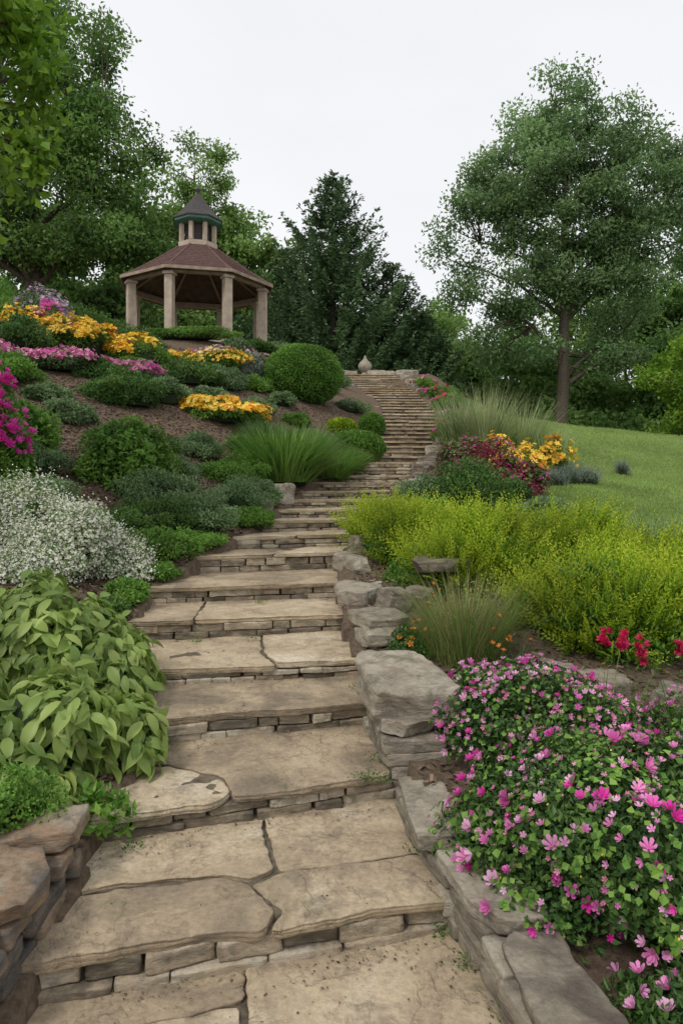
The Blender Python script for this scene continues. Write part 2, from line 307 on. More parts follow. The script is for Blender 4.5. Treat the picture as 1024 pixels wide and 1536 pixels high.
def slab(mb,poly,ztop,th,mat=0,amp=.012,step=.045):
    poly=np.array(poly,float); pts=[]
    n=len(poly)
    for i in range(n):
        a=poly[i];b=poly[(i+1)%n];k=max(2,int(np.linalg.norm(b-a)/step))
        for j in range(k): pts.append(a+(b-a)*j/k)
    p=np.array(pts)
    p=(np.roll(p,1,0)+p*2+np.roll(p,-1,0))/4
    ph=rng.random()*60; c=p.mean(0); d=nrm(p-c)
    p3=np.concatenate([p,np.zeros((len(p),1))],1)
    p=p+d*(amp*.7*snoise(p3,5,ph)+amp*.6*snoise(p3,16,ph+4)+amp*.4*snoise(p3,40,ph+7))[:,None]
    rings=[]; m=len(p)
    lv=np.linspace(-th,-.008,7)
    for q,zz in enumerate(lv):
        ins=.0+.012*rng.random()+(.010 if q==0 else 0)
        e=np.concatenate([p,np.full((m,1),zz)],1)
        ins2=ins+.006*snoise(e*np.array([1,1,6]),18,ph+q)
        rings.append(np.concatenate([p-d*ins2[:,None],np.full((m,1),zz)],1))
    chip=(.006*np.maximum(snoise(p3,9,ph+9),0)+.006*np.maximum(snoise(p3,27,ph+1),0))
    rings.append(np.concatenate([p-d*(.002+chip[:,None]),-.003-chip[:,None]*.5],1))
    rings.append(np.concatenate([p-d*(.009+2.2*chip[:,None]),np.full((m,1),0.)],1))
    for s in (.93,.85,.76,.66,.56,.45,.34,.22,.1): rings.append(np.concatenate([c+(p-d*.016-c)*s,np.zeros((m,1))],1))
    for i,rg in enumerate(rings):
        if i>=5: rg[:,2]+=.007*snoise(rg,4,ph)+.004*snoise(rg,14,ph+2)+.002*snoise(rg,33,ph+2)
        rg[:,2]+=ztop
    V=np.concatenate(rings+[np.array([[c[0],c[1],ztop]])]); R=len(rings)
    idx=np.arange(m);nx_=(idx+1)%m
    q=[]
    for r in range(R-1): q.append(np.stack([r*m+idx,r*m+nx_,(r+1)*m+nx_,(r+1)*m+idx],1))
    q=np.concatenate(q); t=np.stack([(R-1)*m+idx,(R-1)*m+nx_,np.full(m,R*m)],1)
    mb.add(V,np.concatenate([q.ravel(),t.ravel()]),np.concatenate([np.full(len(q),4),np.full(len(t),3)]),mat,rng.random())

# ------------------------------------------------------------------ staircase
st=MB()
def bil(n,s,t):
    L0=np.array(LP[n]);R0=np.array(RP[n])
    if n+1<len(LP): L1=np.array(LP[n+1]);R1=np.array(RP[n+1])
    else: L1=L0+[0,.8];R1=R0+[0,.8]
    return (L0*(1-s)+R0*s)*(1-t)+(L1*(1-s)+R1*s)*t
custom={
 0:[[(-.05,-.1),(.42,-.1),(.47,.60),(.46,.85),(-.1,.78)],[(.425,-.1),(1.05,-.1),(1.05,.55),(.475,.60)],[(.475,.607),(1.05,.557),(1.05,1.14),(.465,1.14)],[(-.1,.788),(.46,.857),(.46,1.14),(-.1,1.14)]],
 1:[[(-.06,.0),(.40,.02),(.515,-.02),(.555,.10),(.475,.36),(.40,.46),(.12,.52),(-.05,.5)],[(.525,-.03),(.8,.0),(1.02,-.02),(1.04,.12),(1.0,.40),(.60,.42),(.483,.355),(.562,.105)],
    [(-.06,.508),(.12,.528),(.40,.468),(.487,.37),(.55,.43),(.535,1.14),(-.06,1.14)],[(.556,.428),(.60,.428),(1.05,.408),(1.05,1.14),(.54,1.14)]],
 2:[[(-.04,-.02),(.36,-.03),(.42,.10),(.36,.30),(.10,.62),(-.05,.66)],[(.425,.02),(.7,-.02),(1.02,0),(1.03,1.12),(-.05,1.14),(-.05,.67),(.103,.63),(.365,.308)]],
 3:[[(-.2,0),(.30,.03),(.62,-.02),(1.02,0),(1.02,1.14),(-.2,1.14)]],
 4:[[(-.1,0),(.3,.02),(.60,-.03),(.56,.35),(.60,1.13),(-.1,1.14)],[(.608,0),(1.02,.0),(1.02,1.14),(.608,1.14),(.568,.35)]],
 5:[[(-.08,0),(.26,-.02),(.28,1.14),(-.08,1.14)],[(.266,-.02),(.62,.02),(1.02,.0),(1.02,1.14),(.286,1.14)]],
}
for n in range(len(LP)):
    zt=ZS[n]+E; zb=(ZS[n-1]+E) if n>0 else zt-.3
    th=(.046 if n<8 else .05)
    if n in custom: polys=custom[n]
    else:
        if n<17:
            if rng.random()<.5: polys=[[(-.05,0),(.5,rng.normal()*.03),(1.03,0),(1.03,1.14),(-.05,1.14)]]
            else:
                s=rng.uniform(.3,.7); polys=[[(-.05,0),(s,0),(s+.03,1.14),(-.05,1.14)],[(s+.01,-.02),(1.03,0),(1.03,1.14),(s+.04,1.14)]]
        else:
            s=rng.uniform(.35,.65)
            polys=[[(-.03,-.06),(s,-.06+rng.normal()*.02),(s,1.12),(-.03,1.12)],[(s+.004,-.06+rng.normal()*.02),(1.03,-.06),(1.03,1.12),(s+.004,1.12)]]
            if rng.random()<.4: polys=[[(-.03,-.06),(.5,-.05),(1.03,-.06),(1.03,1.12),(-.03,1.12)]]
    for pl in polys:
        dz=0 if len(polys)==1 else rng.normal()*.005
        slab(st,[bil(n,s,t) for s,t in pl],zt+dz,th,0,amp=.017 if n<17 else .014,step=.028 if n<6 else .06)
    c4=[bil(n,-.03,.10),bil(n,1.0,.10),bil(n,1.0,1.08),bil(n,-.03,1.08)]
    V=[(p[0],p[1],zt-.012) for p in c4]+[(p[0],p[1],zb-.25) for p in c4]
    st.add(V,[0,1,2,3, 0,4,5,1, 1,5,6,2, 2,6,7,3, 3,7,4,0],[4]*5,2,.5)
    L0=np.array(LP[n]);R0=np.array(RP[n]);dv=R0-L0;W=np.linalg.norm(dv);u=dv/W;bk=np.array([-u[1],u[0]]);ang=math.atan2(u[1],u[0])
    hz=(zt-th)-zb
    nc=2 if n<17 else 1
    z0=zb-.012; split=rng.uniform(.38,.62)
    for ci in range(nc):
        hh=(hz+.012)*((split,1-split)[ci] if nc==2 else 1); a=-.04
        while a<W+.02:
            ln=rng.uniform(.12,.46) if n<17 else rng.uniform(.3,.8)
            ln=min(ln,W+.06-a)
            if ln<.05: break
            dep=.22; off=(.006 if n<17 else .03)+rng.uniform(-.016,.020)
            cc=L0+u*(a+ln/2)+bk*(off+dep/2)
            rbox(st,(cc[0],cc[1],z0+hh/2+rng.normal()*.002),(ln-.007,dep,hh-.003),ang+rng.normal()*.02,r=.007,amp=.006,mat=1,seg=9 if n<8 else 3,freq=14,strata=.004 if n<8 else 0)
            a+=ln
        z0+=hh
n_=1500; st_n=rng.integers(0,8,n_); s_=rng.random(n_); t_=1-np.abs(rng.normal(size=n_))*.12; t_=np.where(rng.random(n_)<.25,rng.random(n_),t_).clip(.03,.99)
O=np.array([[*bil(int(a),b,c),ZS[int(a)]+E+.008] for a,b,c in zip(st_n,s_,t_)])
inst(st,QUAD,O,nrm(rng.normal(size=(n_,3))*[1,1,.2]),nrm(rng.normal(size=(n_,3))*.2+[0,0,1]),.004+.007*rng.random(n_)**2,.006+.010*rng.random(n_)**2,.010,3,rng.random(n_))
st.build('stone_staircase',[M_tread,M_riser,M_dirt,M_chip])

# ------------------------------------------------------------------ retaining walls
def drywall(name,path,zt,zb,thick,mat,capw=.3,caph=.08,cl=(.3,.55)):
    mb=MB(); path=np.array(path,float)
    seg=np.linalg.norm(np.diff(path,axis=0),axis=1); S=np.concatenate([[0],np.cumsum(seg)]); tot=S[-1]
    def at(s): return np.array([np.interp(s,S,path[:,0]),np.interp(s,S,path[:,1])])
    def course(zf,h,wid,lr,amp,sg,cap=False):
        s=0
        while s<tot-.05:
            ln=min(rng.uniform(*lr),tot-s); p=at(s+ln/2); d=at(min(s+ln,tot))-at(s); a=math.atan2(d[1],d[0])
            f=(s+ln/2)/tot
            rbox(mb,(p[0]+rng.normal()*.008,p[1]+rng.normal()*.008,zf(f)+E+(rng.normal()*.006 if cap else 0)),(ln-.006,wid*rng.uniform(.93,1.08),h*rng.uniform(.95,1.05)),a+rng.normal()*.03,r=.012,amp=amp,seg=sg,freq=8,tilt=(rng.normal()*.02,rng.normal()*.02),cuts=4 if cap else 0,strata=.005)
            s+=ln
    course(lambda f:zt[0]+(zt[1]-zt[0])*f-caph/2,caph,capw,cl,.012,24,True)
    Hh=max(zt[0]-zb[0],zt[1]-zb[1])-caph; k=max(1,int(round(Hh/.07)))
    for j in range(k):
        course(lambda f:(zt[0]+(zt[1]-zt[0])*f)-caph-(j+.5)*Hh/k,Hh/k,thick,(.14,.36),.008,10)
    return mb.build(name,[mat])
drywall('stone_retaining_wall',[(-1.35,1.2),(-1.35,2.35),(-1.32,2.85),(-1.38,3.12)],(-1.62,-1.44),(-2.1,-2.0),.36,M_wallrock,.40,.085,(.28,.5))
drywall('stone_retaining_wall',[(.92,1.3),(.75,2.05),(.61,2.75),(.44,3.45),(.41,3.75)],(-1.70,-1.56),(-2.15,-2.05),.24,M_rock,.27,.07,(.45,.8))
drywall('stone_retaining_wall',[(.42,3.85),(.36,4.3),(.34,4.9)],(-1.36,-1.24),(-1.75,-1.6),.36,M_rock,.34,.08,(.4,.6))
def boulder(c,size,rot=0,tilt=(0,0),mat=None,amp=.02):
    mb=MB(); rbox(mb,(0,0,0),size,0,r=min(size)*.22,amp=amp,seg=26,freq=6,tilt=tilt,cuts=9,strata=.009)
    o=mb.build('boulder',[mat or M_rock]); o.location=(c[0],c[1],c[2]+E); o.rotation_euler=(0,0,rot); return o
boulder((.40,4.38,-1.27),(.56,.90,.22),.12,(.03,.03),amp=.02)
boulder((.30,5.75,-1.10),(.44,.56,.08),.2,amp=.012)
boulder((.30,5.62,-1.20),(.38,.46,.15),.1,amp=.012)
boulder((.50,6.25,-1.03),(.28,.28,.20),.5)
boulder((.70,6.45,-1.05),(.26,.26,.18),.9)
boulder((.20,6.9,-1.06),(.5,1.2,.14),.1)
boulder((.12,7.9,-.90),(.26,1.0,.22),.1)
boulder((.25,8.6,-.72),(.30,.9,.24),-.2)
boulder((.98,6.75,-.76),(.66,.5,.13),.2)
boulder((1.50,4.95,-1.40),(.44,.40,.22),.6)
boulder((1.85,4.85,-1.42),(.36,.32,.18),.2)
boulder((2.35,4.7,-1.48),(.45,.35,.16),1.)
boulder((.58,9.9,-.50),(.38,.7,.26),-.3)
boulder((1.1,12.2,-.10),(.3,.9,.22),-.3)
boulder((-1.02,11.3,-.12),(.5,.5,.34),.3)
boulder((-1.25,10.4,-.33),(.4,.4,.26),.3)
for i in range(16):
    y=13+i*1.1; s=rng.uniform(.18,.34)
    boulder((float(np.interp(y,ry,rx))+.2,y,float(line(y))+.0),(s*1.2,s*1.5,s),rng.random()*3)
    if i%2: boulder((float(np.interp(y,ly,lx))-.18,y,float(line(y))+.0),(s,s*1.3,s*.8),rng.random()*3)
boulder((1.9,31.6,5.1),(1.6,.9,.45),.2); boulder((2.9,31,5.0),(1.0,.9,.5),.2); boulder((.2,31.8,5.2),(1.5,.8,.35),0)

# ------------------------------------------------------------------ plants
def lobed(n,c,R,K=14,sub=.42,fill=.16,hemi=True,flat=.85):
    R=np.array(R,float); d=rdir(K)
    if hemi: d[:,2]=np.abs(d[:,2])*.9
    cc=d*R*rng.uniform(.42,.78,(K,1)); sr=sub*rng.uniform(.6,1.2,K)
    k=rng.integers(0,K,n); e=rdir(n)
    rad=1-np.abs(rng.normal(size=n))*fill
    p=cc[k]+e*R*(sr[k]*rad)[:,None]*np.array([1,1,flat])
    q=np.linalg.norm(p/R,axis=1); keep=(p[:,2]>-.22*R[2]-.03)&(q>.42)
    p=p[keep];e=e[keep];k=k[keep]
    nn=nrm(e*.55+nrm(p/R)*.45+np.array([0,0,.35]))
    return p+np.array(c),nn,rng.random(K)[k]
def mound(mb,c,R,n,ll,lw,T=LEAF,mat=0,K=14,sub=.42,fill=.18,up=.3,droop=0,spread=.8,hemi=True):
    p,nn,kr=lobed(n,c,R,K,sub,fill,hemi); m=len(p)
    tg=np.cross(nn,rdir(m)); L=nrm(nrm(tg)*spread+nn*.45+np.array([0,0,up-droop])+rng.normal(size=(m,3))*.15)
    N=nrm(nn+rng.normal(size=(m,3))*.35)
    s=rng.uniform(.65,1.25,m)
    inst(mb,T,p,L,N,lw*s,ll*s,ll*s,mat,np.clip(kr*.4+rng.random(m)*.6,0,1)); return p,nn
def core(mb,c,R,mat,s=.5):  # solid dark blob added inside a plant to close gaps between leaves
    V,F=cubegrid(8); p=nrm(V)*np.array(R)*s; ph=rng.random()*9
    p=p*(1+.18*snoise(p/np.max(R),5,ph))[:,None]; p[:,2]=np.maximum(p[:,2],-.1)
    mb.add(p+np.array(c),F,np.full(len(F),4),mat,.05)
def fl_on(mb,p,nn,c,R,n,s,mat,T=FLW,clus=None,zmin=.2,qmin=.72,cr_=.16,push=0.):
    R=np.array(R,float); u=(p-np.array(c))/R; q=np.linalg.norm(u,axis=1)
    ok=np.where((q>qmin)&(u[:,2]>zmin))[0]
    if len(ok)<5: return
    if clus:
        sd=u[rng.choice(ok,clus)]; dmin=np.min(np.linalg.norm(u[ok][:,None,:]-sd[None],axis=2),axis=1); ok2=ok[dmin<cr_*2]; ok=ok2 if len(ok2)>4 else ok
    j=rng.choice(ok,n); d=nn[j]; P_=p[j]+d*(s*.4+push)+rng.normal(size=(n,3))*s*.3; ss=s*rng.uniform(.55,1.25,n)
    inst(mb,T,P_,np.cross(d,rdir(n)),nrm(d+rng.normal(size=(n,3))*.45),ss,ss,ss,mat,rng.random(n))
def surf(p,nn,c,R,nb=46):
    # keep only the outermost points of a mound, direction bin by direction bin
    u=(p-np.array(c))/np.array(R); q=np.linalg.norm(u,axis=1); az_=np.floor((np.arctan2(u[:,1],u[:,0])+np.pi)/(2*np.pi)*nb); el_=np.floor((u[:,2]/np.maximum(q,1e-6)+1)/2*nb*.5)
    key=(az_*1000+el_).astype(int); o=np.lexsort((-q,key)); ks=key[o]; first=np.concatenate([[True],ks[1:]!=ks[:-1]])
    pos=np.arange(len(ks)); start=np.maximum.accumulate(np.where(first,pos,0)); sel=o[(pos-start)<5]
    return p[sel],nn[sel]
def shoots(mb,c,R,n,length,nl,ll,lw,mat,K=14,sub=.4,updir=1.0,hemi=True,planar=False):
    p,nn,kr=lobed(n,c,np.array(R)*.85,K,sub,.25,hemi); m=len(p)
    Dv=nrm(nn*.8+np.array([0,0,updir])+rng.normal(size=(m,3))*.25); le=length*rng.uniform(.5,1.25,m)
    t=np.tile(np.linspace(0.05,1,nl),(m,1)); 
    curl=nrm(nn*[1,1,0])*.25
    O=(p[:,None,:]+Dv[:,None,:]*(t*le[:,None])[:,:,None]+curl[:,None,:]*((t**2)*le[:,None])[:,:,None]).reshape(-1,3)
    DD=np.repeat(Dv,nl,0); q=len(O)
    if planar:
        S=nrm(np.cross(Dv,rdir(m))); alt=np.tile(np.where(np.arange(nl)%2==0,1,-1),m)[:,None]
        SS=np.repeat(S,nl,0); side=SS*alt+rng.normal(size=(q,3))*.15; Nn=np.cross(SS,DD)+rng.normal(size=(q,3))*.2
    else:
        side=nrm(np.cross(DD,rdir(q))); Nn=DD+rng.normal(size=(q,3))*.5
    L=nrm(side*.8+DD*.85); s=(1.2-.8*t).ravel()
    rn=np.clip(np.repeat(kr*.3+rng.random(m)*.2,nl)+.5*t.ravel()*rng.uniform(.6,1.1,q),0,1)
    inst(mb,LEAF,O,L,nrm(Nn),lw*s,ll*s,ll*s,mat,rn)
def tuft(mb,c,r,h,n,w,mat,spread=.5,T=BLADE,bend=1.0):
    a=rng.random(n)*2*np.pi; rr=r*.45*np.sqrt(rng.random(n))
    O=np.stack([c[0]+rr*np.cos(a),c[1]+rr*np.sin(a),np.full(n,c[2]-.03)],1)
    out=np.stack([np.cos(a),np.sin(a),np.zeros(n)],1)
    L=nrm(out*(spread*rng.random(n))[:,None]+np.array([0,0,1])+rng.normal(size=(n,3))*.12)
    hh=h*rng.uniform(.55,1.15,n)
    inst(mb,T,O,L,nrm(-out*1.0+np.array([0,0,1])*spread),w,hh,hh*bend*rng.uniform(.4,1.4,n),mat,rng.random(n))
def shrub(name,x,y,R,n,ll,lw,mat,dz=0,T=LEAF,fl=None,K=14,sub=.42,corem=True,**kw):
    mb=MB(); mats=[mat,G_core]; c=(x,y,G(x,y)+dz)
    p,nn=mound(mb,c,R,n,ll,lw,T,0,K,sub,**kw)
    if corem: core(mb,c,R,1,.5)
    if fl:
        for (fm,fn,fs,ft,cl) in fl:
            mats.append(fm); fl_on(mb,p,nn,c,R,fn,fs,len(mats)-1,ft,cl,push=.015)
    return mb.build(name,mats,False)

mb=MB()
for (x,y,R,z0) in [(-1.72,3.75,(.58,.50,.66),0),(-2.10,4.75,(.85,.65,.86),0),(-2.3,3.7,(.6,.5,.75),0),(-1.32,3.95,(.32,.32,.42),0),(-1.65,3.35,(.38,.3,.38),0),(-1.68,4.6,(.48,.5,.50),0),(-2.05,5.45,(.40,.4,.45),0)]:
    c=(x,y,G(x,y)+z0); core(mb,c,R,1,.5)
    mound(mb,c,R,int(3300*R[0]),.13,.062,BIG,0,K=26,sub=.30,fill=.30,up=.05,droop=.8,spread=.5)
mb.build('hydrangea_bush',[G_big,G_core],True)
shrub('boxwood_groundcover',-1.56,3.02,(.33,.27,.30),9000,.022,.014,G_bright,K=20,sub=.34,dz=.15)
shrub('boxwood_groundcover',-1.85,2.6,(.34,.3,.28),8000,.022,.014,G_bright,K=20,sub=.34,dz=.15)
shrub('small_leafy_plant',-1.18,3.35,(.15,.13,.18),320,.06,.03,G_bright,corem=False)
mb=MB()
for (x,y,R,n,nf) in [(-2.75,7.0,(.86,.65,.80),17000,13500),(-3.3,7.3,(.75,.6,.98),12000,10500),(-2.3,7.1,(.45,.45,.5),7000,4500),(-2.9,6.6,(.6,.4,.45),8000,5000)]:
    c=(x,y,G(x,y)); p,nn=mound(mb,c,R,n,.035,.013,LEAF,0,K=44,sub=.27,fill=.3); core(mb,c,R,1,.4); fl_on(mb,p,nn,c,R,nf,.025,2,FLW,None,-.1,.5)
    q=rng.choice(len(p),n//3); inst(mb,FSM,p[q]+nn[q]*rng.uniform(.02,.12,(len(q),1)),rdir(len(q)),rdir(len(q)),.018,.018,.018,2,rng.random(len(q)))
mb.build('white_flowering_bush',[G_bright,G_core,F_whi],False)
for (x,y,R,mt) in [(-2.15,7.9,(.62,.55,.34),G_bright),(-2.05,6.5,(.28,.3,.20),G_bright),(-1.95,9.1,(.75,.6,.50),G_gray),(-1.55,10.3,(.6,.7,.48),G_gray),(-2.55,9.4,(.7,.5,.6),G_gray),(-1.75,11.4,(.75,.6,.55),G_bright),
                   (-2.6,12.3,(.55,.5,.5),G_gray),(-4.4,9.4,(.9,.7,.45),G_gray),(-3.9,8.4,(.9,.5,.42),G_gray),(-2.7,8.2,(.55,.45,.35),G_mid),(-1.3,9.7,(.4,.4,.26),G_bright),(-2.1,6.0,(.25,.3,.18),G_mid),(-2.35,8.6,(.6,.5,.5),G_mid),(-1.35,10.9,(.5,.5,.45),G_gray),(-1.75,8.4,(.35,.4,.2),G_bright),(-3.2,11.4,(.6,.5,.45),G_mid),
                   (-1.95,7.25,(.25,.3,.16),G_bright),(-2.7,10.7,(.5,.45,.4),G_gray),(-3.9,11.6,(.5,.45,.35),G_mid)]:
    shrub('groundcover_plant',x,y,R,int(10000*R[0]+2500),.045,.02,mt,K=30,sub=.30,fill=.3)
shrub('leafy_shrub',-3.15,9.9,(.82,.7,1.15),9500,.10,.045,G_bright,K=30,sub=.30,droop=.2,fill=.3)
shrub('leafy_shrub',-4.9,10.2,(.7,.6,1.1),6000,.10,.045,G_bright,K=20,sub=.34,fill=.25)
shrub('leafy_shrub',-4.55,9.0,(.55,.5,1.0),5500,.08,.04,G_bright,K=18,sub=.36,fl=[(F_mag,26,.12,FDBL,5)])
shrub('azalea_tall_bush',-4.45,8.9,(.45,.4,1.95),6500,.07,.03,G_bright,K=24,sub=.32,fl=[(F_mag,140,.11,FDBL,9)])
mb=MB(); c=(-1.05,12.6,G(-1.05,12.6)); tuft(mb,c,1.2,1.10,3200,.020,0,.95); core(mb,c,(.6,.5,.5),1,.6); mb.build('ornamental_grass',[G_grass,G_core],False)
for (x,y,R,mt,h) in [(-.25,14.2,.8,G_grass,.7),(-.75,15.0,.9,G_gray,.8),(.15,15.2,.7,G_grass,.55),(-1.7,14.6,.7,G_gray,.6)]:
    mb=MB(); c=(x,y,G(x,y)); tuft(mb,c,R,h,1400,.018,0,1.1); mound(mb,c,(R*.6,R*.55,h*.7),5000,.05,.02,K=22,sub=.34); mb.build('ornamental_grass',[mt],False)
for (x,y,R,mt) in [(-4.5,14.0,(1.1,.8,.85),G_mid),(-3.9,14.9,(.7,.6,.6),G_gray),(-3.85,17.2,(.95,.8,.75),G_mid),(-3.0,17.9,(.7,.7,.65),G_gray),(-2.1,16.9,(.6,.6,.4),G_gray),(-2.6,19.6,(.5,.5,.8),G_silver),(-2.1,20.2,(.4,.4,.6),G_gray),
                   (-6.9,13.4,(1.1,.9,.7),G_bright),(-7.6,15.6,(1.2,.9,.9),G_mid),(-9.2,17.6,(1.6,1.2,1.1),G_bright),(-7.4,19.2,(1.5,1,1.0),G_mid),(-10.2,19.5,(1.8,1.2,1.5),G_bright),(-6.4,11.8,(.8,.6,.5),G_gray),
                   (-1.6,18.3,(.5,.5,.35),G_gray),(-.7,16.8,(.5,.5,.4),G_gray),(-5.6,13.0,(.5,.5,.35),G_gray),(-5.3,15.0,(.6,.5,.5),G_mid),(-1.9,13.4,(.5,.5,.4),G_mid),(-2.6,21.2,(.8,.6,.6),G_mid),(-1.7,21.6,(.7,.6,.5),G_gray),(-3.2,20.7,(.6,.5,.5),G_gray),(-5.8,18.9,(1.0,.7,.7),G_mid),(-8.6,15.0,(1.0,.8,.8),G_bright),
                   (-4.9,12.2,(.55,.5,.4),G_gray),(-3.2,16.2,(.6,.5,.4),G_gray),(-1.2,17.4,(.45,.4,.3),G_bright),(-2.3,18.6,(.5,.5,.45),G_bright),(-5.0,16.3,(.7,.5,.5),G_bright),(-1.5,22.8,(.7,.6,.5),G_mid)]:
    shrub('garden_shrub',x,y,R,int(6500*R[0]+2000),.08,.034,mt,K=30,sub=.31,fill=.3)
for (x,y,R,nf) in [(-2.75,15.0,(1.2,.75,.55),900),(-6.7,17.0,(1.5,.8,.95),1200),(-5.2,17.4,(1.3,.7,.85),850),(-3.6,19.2,(1.5,.7,.65),420),(-8.0,17.2,(.8,.7,.95),280),(-2.1,15.7,(.55,.4,.3),160)]:
    shrub('yellow_flower_bed',x,y,R,int(6000*R[0]),.07,.03,G_bright,K=40,sub=.26,fl=[(F_yel,nf,.105,FLW,None),(F_org,nf//8,.10,FLW,12)])
for (x,y,R,nf) in [(-6.3,14.9,(1.7,.7,.48),950),(-4.9,15.5,(1.1,.6,.44),560),(-7.7,14.3,(.9,.6,.6),460)]:
    shrub('pink_flower_bed',x,y,R,int(4500*R[0]),.06,.028,G_gray,K=34,sub=.28,fl=[(F_pale,nf,.085,FLW,None),(F_mag,nf//3,.085,FLW,8)])
shrub('lilac_bush',-7.95,17.8,(.9,.6,1.6),5500,.07,.03,G_gray,K=24,sub=.34,fill=.3,fl=[(F_lil,1300,.08,FLW,22)])
shrub('rose_bush',-7.3,17.3,(.5,.5,1.2),3000,.07,.03,G_bright,fl=[(F_pink,60,.12,FDBL,9),(F_mag,70,.12,FDBL,9)])
shrub('rose_bush',-6.6,12.5,(.4,.4,.9),2500,.07,.03,G_bright,fl=[(F_mag,34,.11,FDBL,5)])
shrub('flowering_shrub',-3.3,20.0,(1.2,.6,.55),5000,.07,.03,G_gray,fl=[(F_whi,120,.1,FLW,8),(F_pale,160,.1,FLW,9)])
shrub('low_hedge',-4.6,20.7,(1.9,.6,.36),14000,.06,.03,G_bright,K=44,sub=.24,dz=.1)
shrub('low_hedge',-7.8,21.0,(1.8,.7,.6),12000,.06,.03,G_mid,K=34,sub=.28)
def boxwood(x,y,R,n,mt,dz):
    mb=MB(); c=np.array((x,y,G(x,y)+dz)); d=rdir(n); p=c+d*np.array(R)*(1-np.abs(rng.normal(size=(n,1)))*.07+.05*snoise(d,5,2)[:,None]+.025*snoise(d,14,5)[:,None])
    L=nrm(np.cross(d,rdir(n))*.7+d*.6+[0,0,.2]); inst(mb,LEAF,p,L,nrm(d+rng.normal(size=(n,3))*.4),.035,.065,.06,0,np.clip(rng.random(n)*.8+.1*d[:,2],0,1))
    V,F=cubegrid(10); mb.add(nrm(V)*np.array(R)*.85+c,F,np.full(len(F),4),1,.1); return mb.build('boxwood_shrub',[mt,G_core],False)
boxwood(-1.1,19.6,(1.12,1.05,.88),24000,G_bright,.62)
boxwood(.35,16.9,(.72,.7,.42),12000,G_bright,.22)
boxwood(.85,19.2,(.36,.36,.36),6000,G_bright,.2)
boxwood(.0,18.2,(.4,.4,.25),5000,G_gold,.1)

# right side ------------------------------------------------------
mb=MB()
def az(c,R,n,K,f):
    core(mb,c,R,1,.5); p,nn=mound(mb,c,R,n,.036,.019,LEAF,0,K=K,sub=.26,fill=.3)
    mound(mb,c,np.array(R)*.85,n//2,.036,.019,LEAF,0,K=K,sub=.34,fill=.3)
    ps,ns=surf(p,nn,c,R)
    for (m_,cnt,s,T,cl) in f:
        fl_on(mb,ps,ns,c,R,cnt,s,m_,T,cl,-.1,.55,push=.012)
az((1.33,3.15,G(1.33,3.15)+.03),(.95,.95,.50),66000,90,[(2,190,.050,FDBL,None),(2,260,.032,FCUP,26),(3,110,.046,FDBL,None),(4,110,.012,FSM,None),(6,180,.022,FCUP,20),(5,2500,.034,LEAF,None)])
az((1.15,4.15,G(1.15,4.15)+.02),(.78,.62,.46),28000,50,[(2,380,.034,FCUP,26),(2,60,.045,FDBL,None),(3,60,.042,FDBL,None),(6,220,.026,FCUP,20),(5,900,.034,LEAF,None)])
az((2.2,3.8,G(2.2,3.8)),(.85,.7,.5),20000,44,[(2,130,.046,FDBL,None),(2,150,.032,FCUP,None),(3,50,.044,FDBL,None),(5,800,.035,LEAF,None)])
az((1.85,2.6,G(1.85,2.6)),(.8,.7,.45),26000,50,[(2,120,.050,FDBL,None),(2,80,.032,FCUP,None),(3,60,.046,FDBL,None),(5,1000,.034,LEAF,None)])
az((1.25,2.25,G(1.25,2.25)),(.34,.40,.26),10000,24,[(2,22,.048,FDBL,None)])
mb.build('azalea_bush',[G_az,G_core,F_pink,F_mag,F_yel,G_bright,F_pale],False)
mb=MB(); 
for (x,y,h) in [(1.62,3.95,.64),(1.74,4.0,.56),(1.92,3.85,.68),(2.02,3.95,.60),(1.98,3.72,.60),(1.56,4.05,.60)]:
    g=G(x,y); tuft(mb,(x,y,g),.1,h*.95,14,.008,0,.15)
    p=np.array([x,y,g+h])+rng.normal(size=(10,3))*np.array([.02,.02,.03]); inst(mb,FDBL,p,rdir(10),nrm(rng.normal(size=(10,3))*.6+[0,-.3,.6]),.050,.050,.050,1,rng.random(10))
mb.build('red_flowers',[G_mid,F_redf],False)
mb=MB()
for (x,y,R,n) in [(2.30,5.85,(1.15,.85,.80),1400),(1.55,7.2,(.95,.8,.78),1150),(.95,8.0,(.78,.7,.66),950),(3.2,7.0,(1.1,.9,.80),1000),(.55,8.6,(.45,.5,.5),420),(2.4,7.6,(1.,.8,.88),800),(1.15,6.9,(.5,.45,.5),450)]:
    c=(x,y,G(x,y)); core(mb,c,R,1,.5); mound(mb,c,np.array(R)*.9,int(8000*R[0]),.05,.022,LEAF,2,K=26,sub=.36,fill=.25,up=.8)
    shoots(mb,c,R,int(n*1.25),.42,18,.075,.032,0,K=36,sub=.30,updir=.65,planar=True)
mb.build('golden_shrub',[G_gold,G_core,G_bright],False)
shrub('groundcover_plant',.75,7.2,(.35,.4,.25),3500,.04,.02,G_bright)
shrub('groundcover_plant',.55,5.45,(.22,.25,.18),1800,.04,.02,G_mid,fl=[(F_org,8,.04,FLW,None)])
shrub('groundcover_plant',2.9,5.0,(.5,.4,.15),3500,.04,.02,G_mid)
mb=MB(); c=(.95,5.3,G(.95,5.3)); tuft(mb,c,.65,.56,900,.005,0,.55); tuft(mb,c,.65,.66,1000,.0045,1,.55)
p,nn,_=lobed(6500,c,(.38,.34,.66),24,.36,.35); inst(mb,LEAF,p,rdir(len(p)),rdir(len(p)),.008,.016,.016,1,rng.random(len(p))); mb.build('ornamental_grass',[G_grass,G_bronze],False)
mb=MB(); 
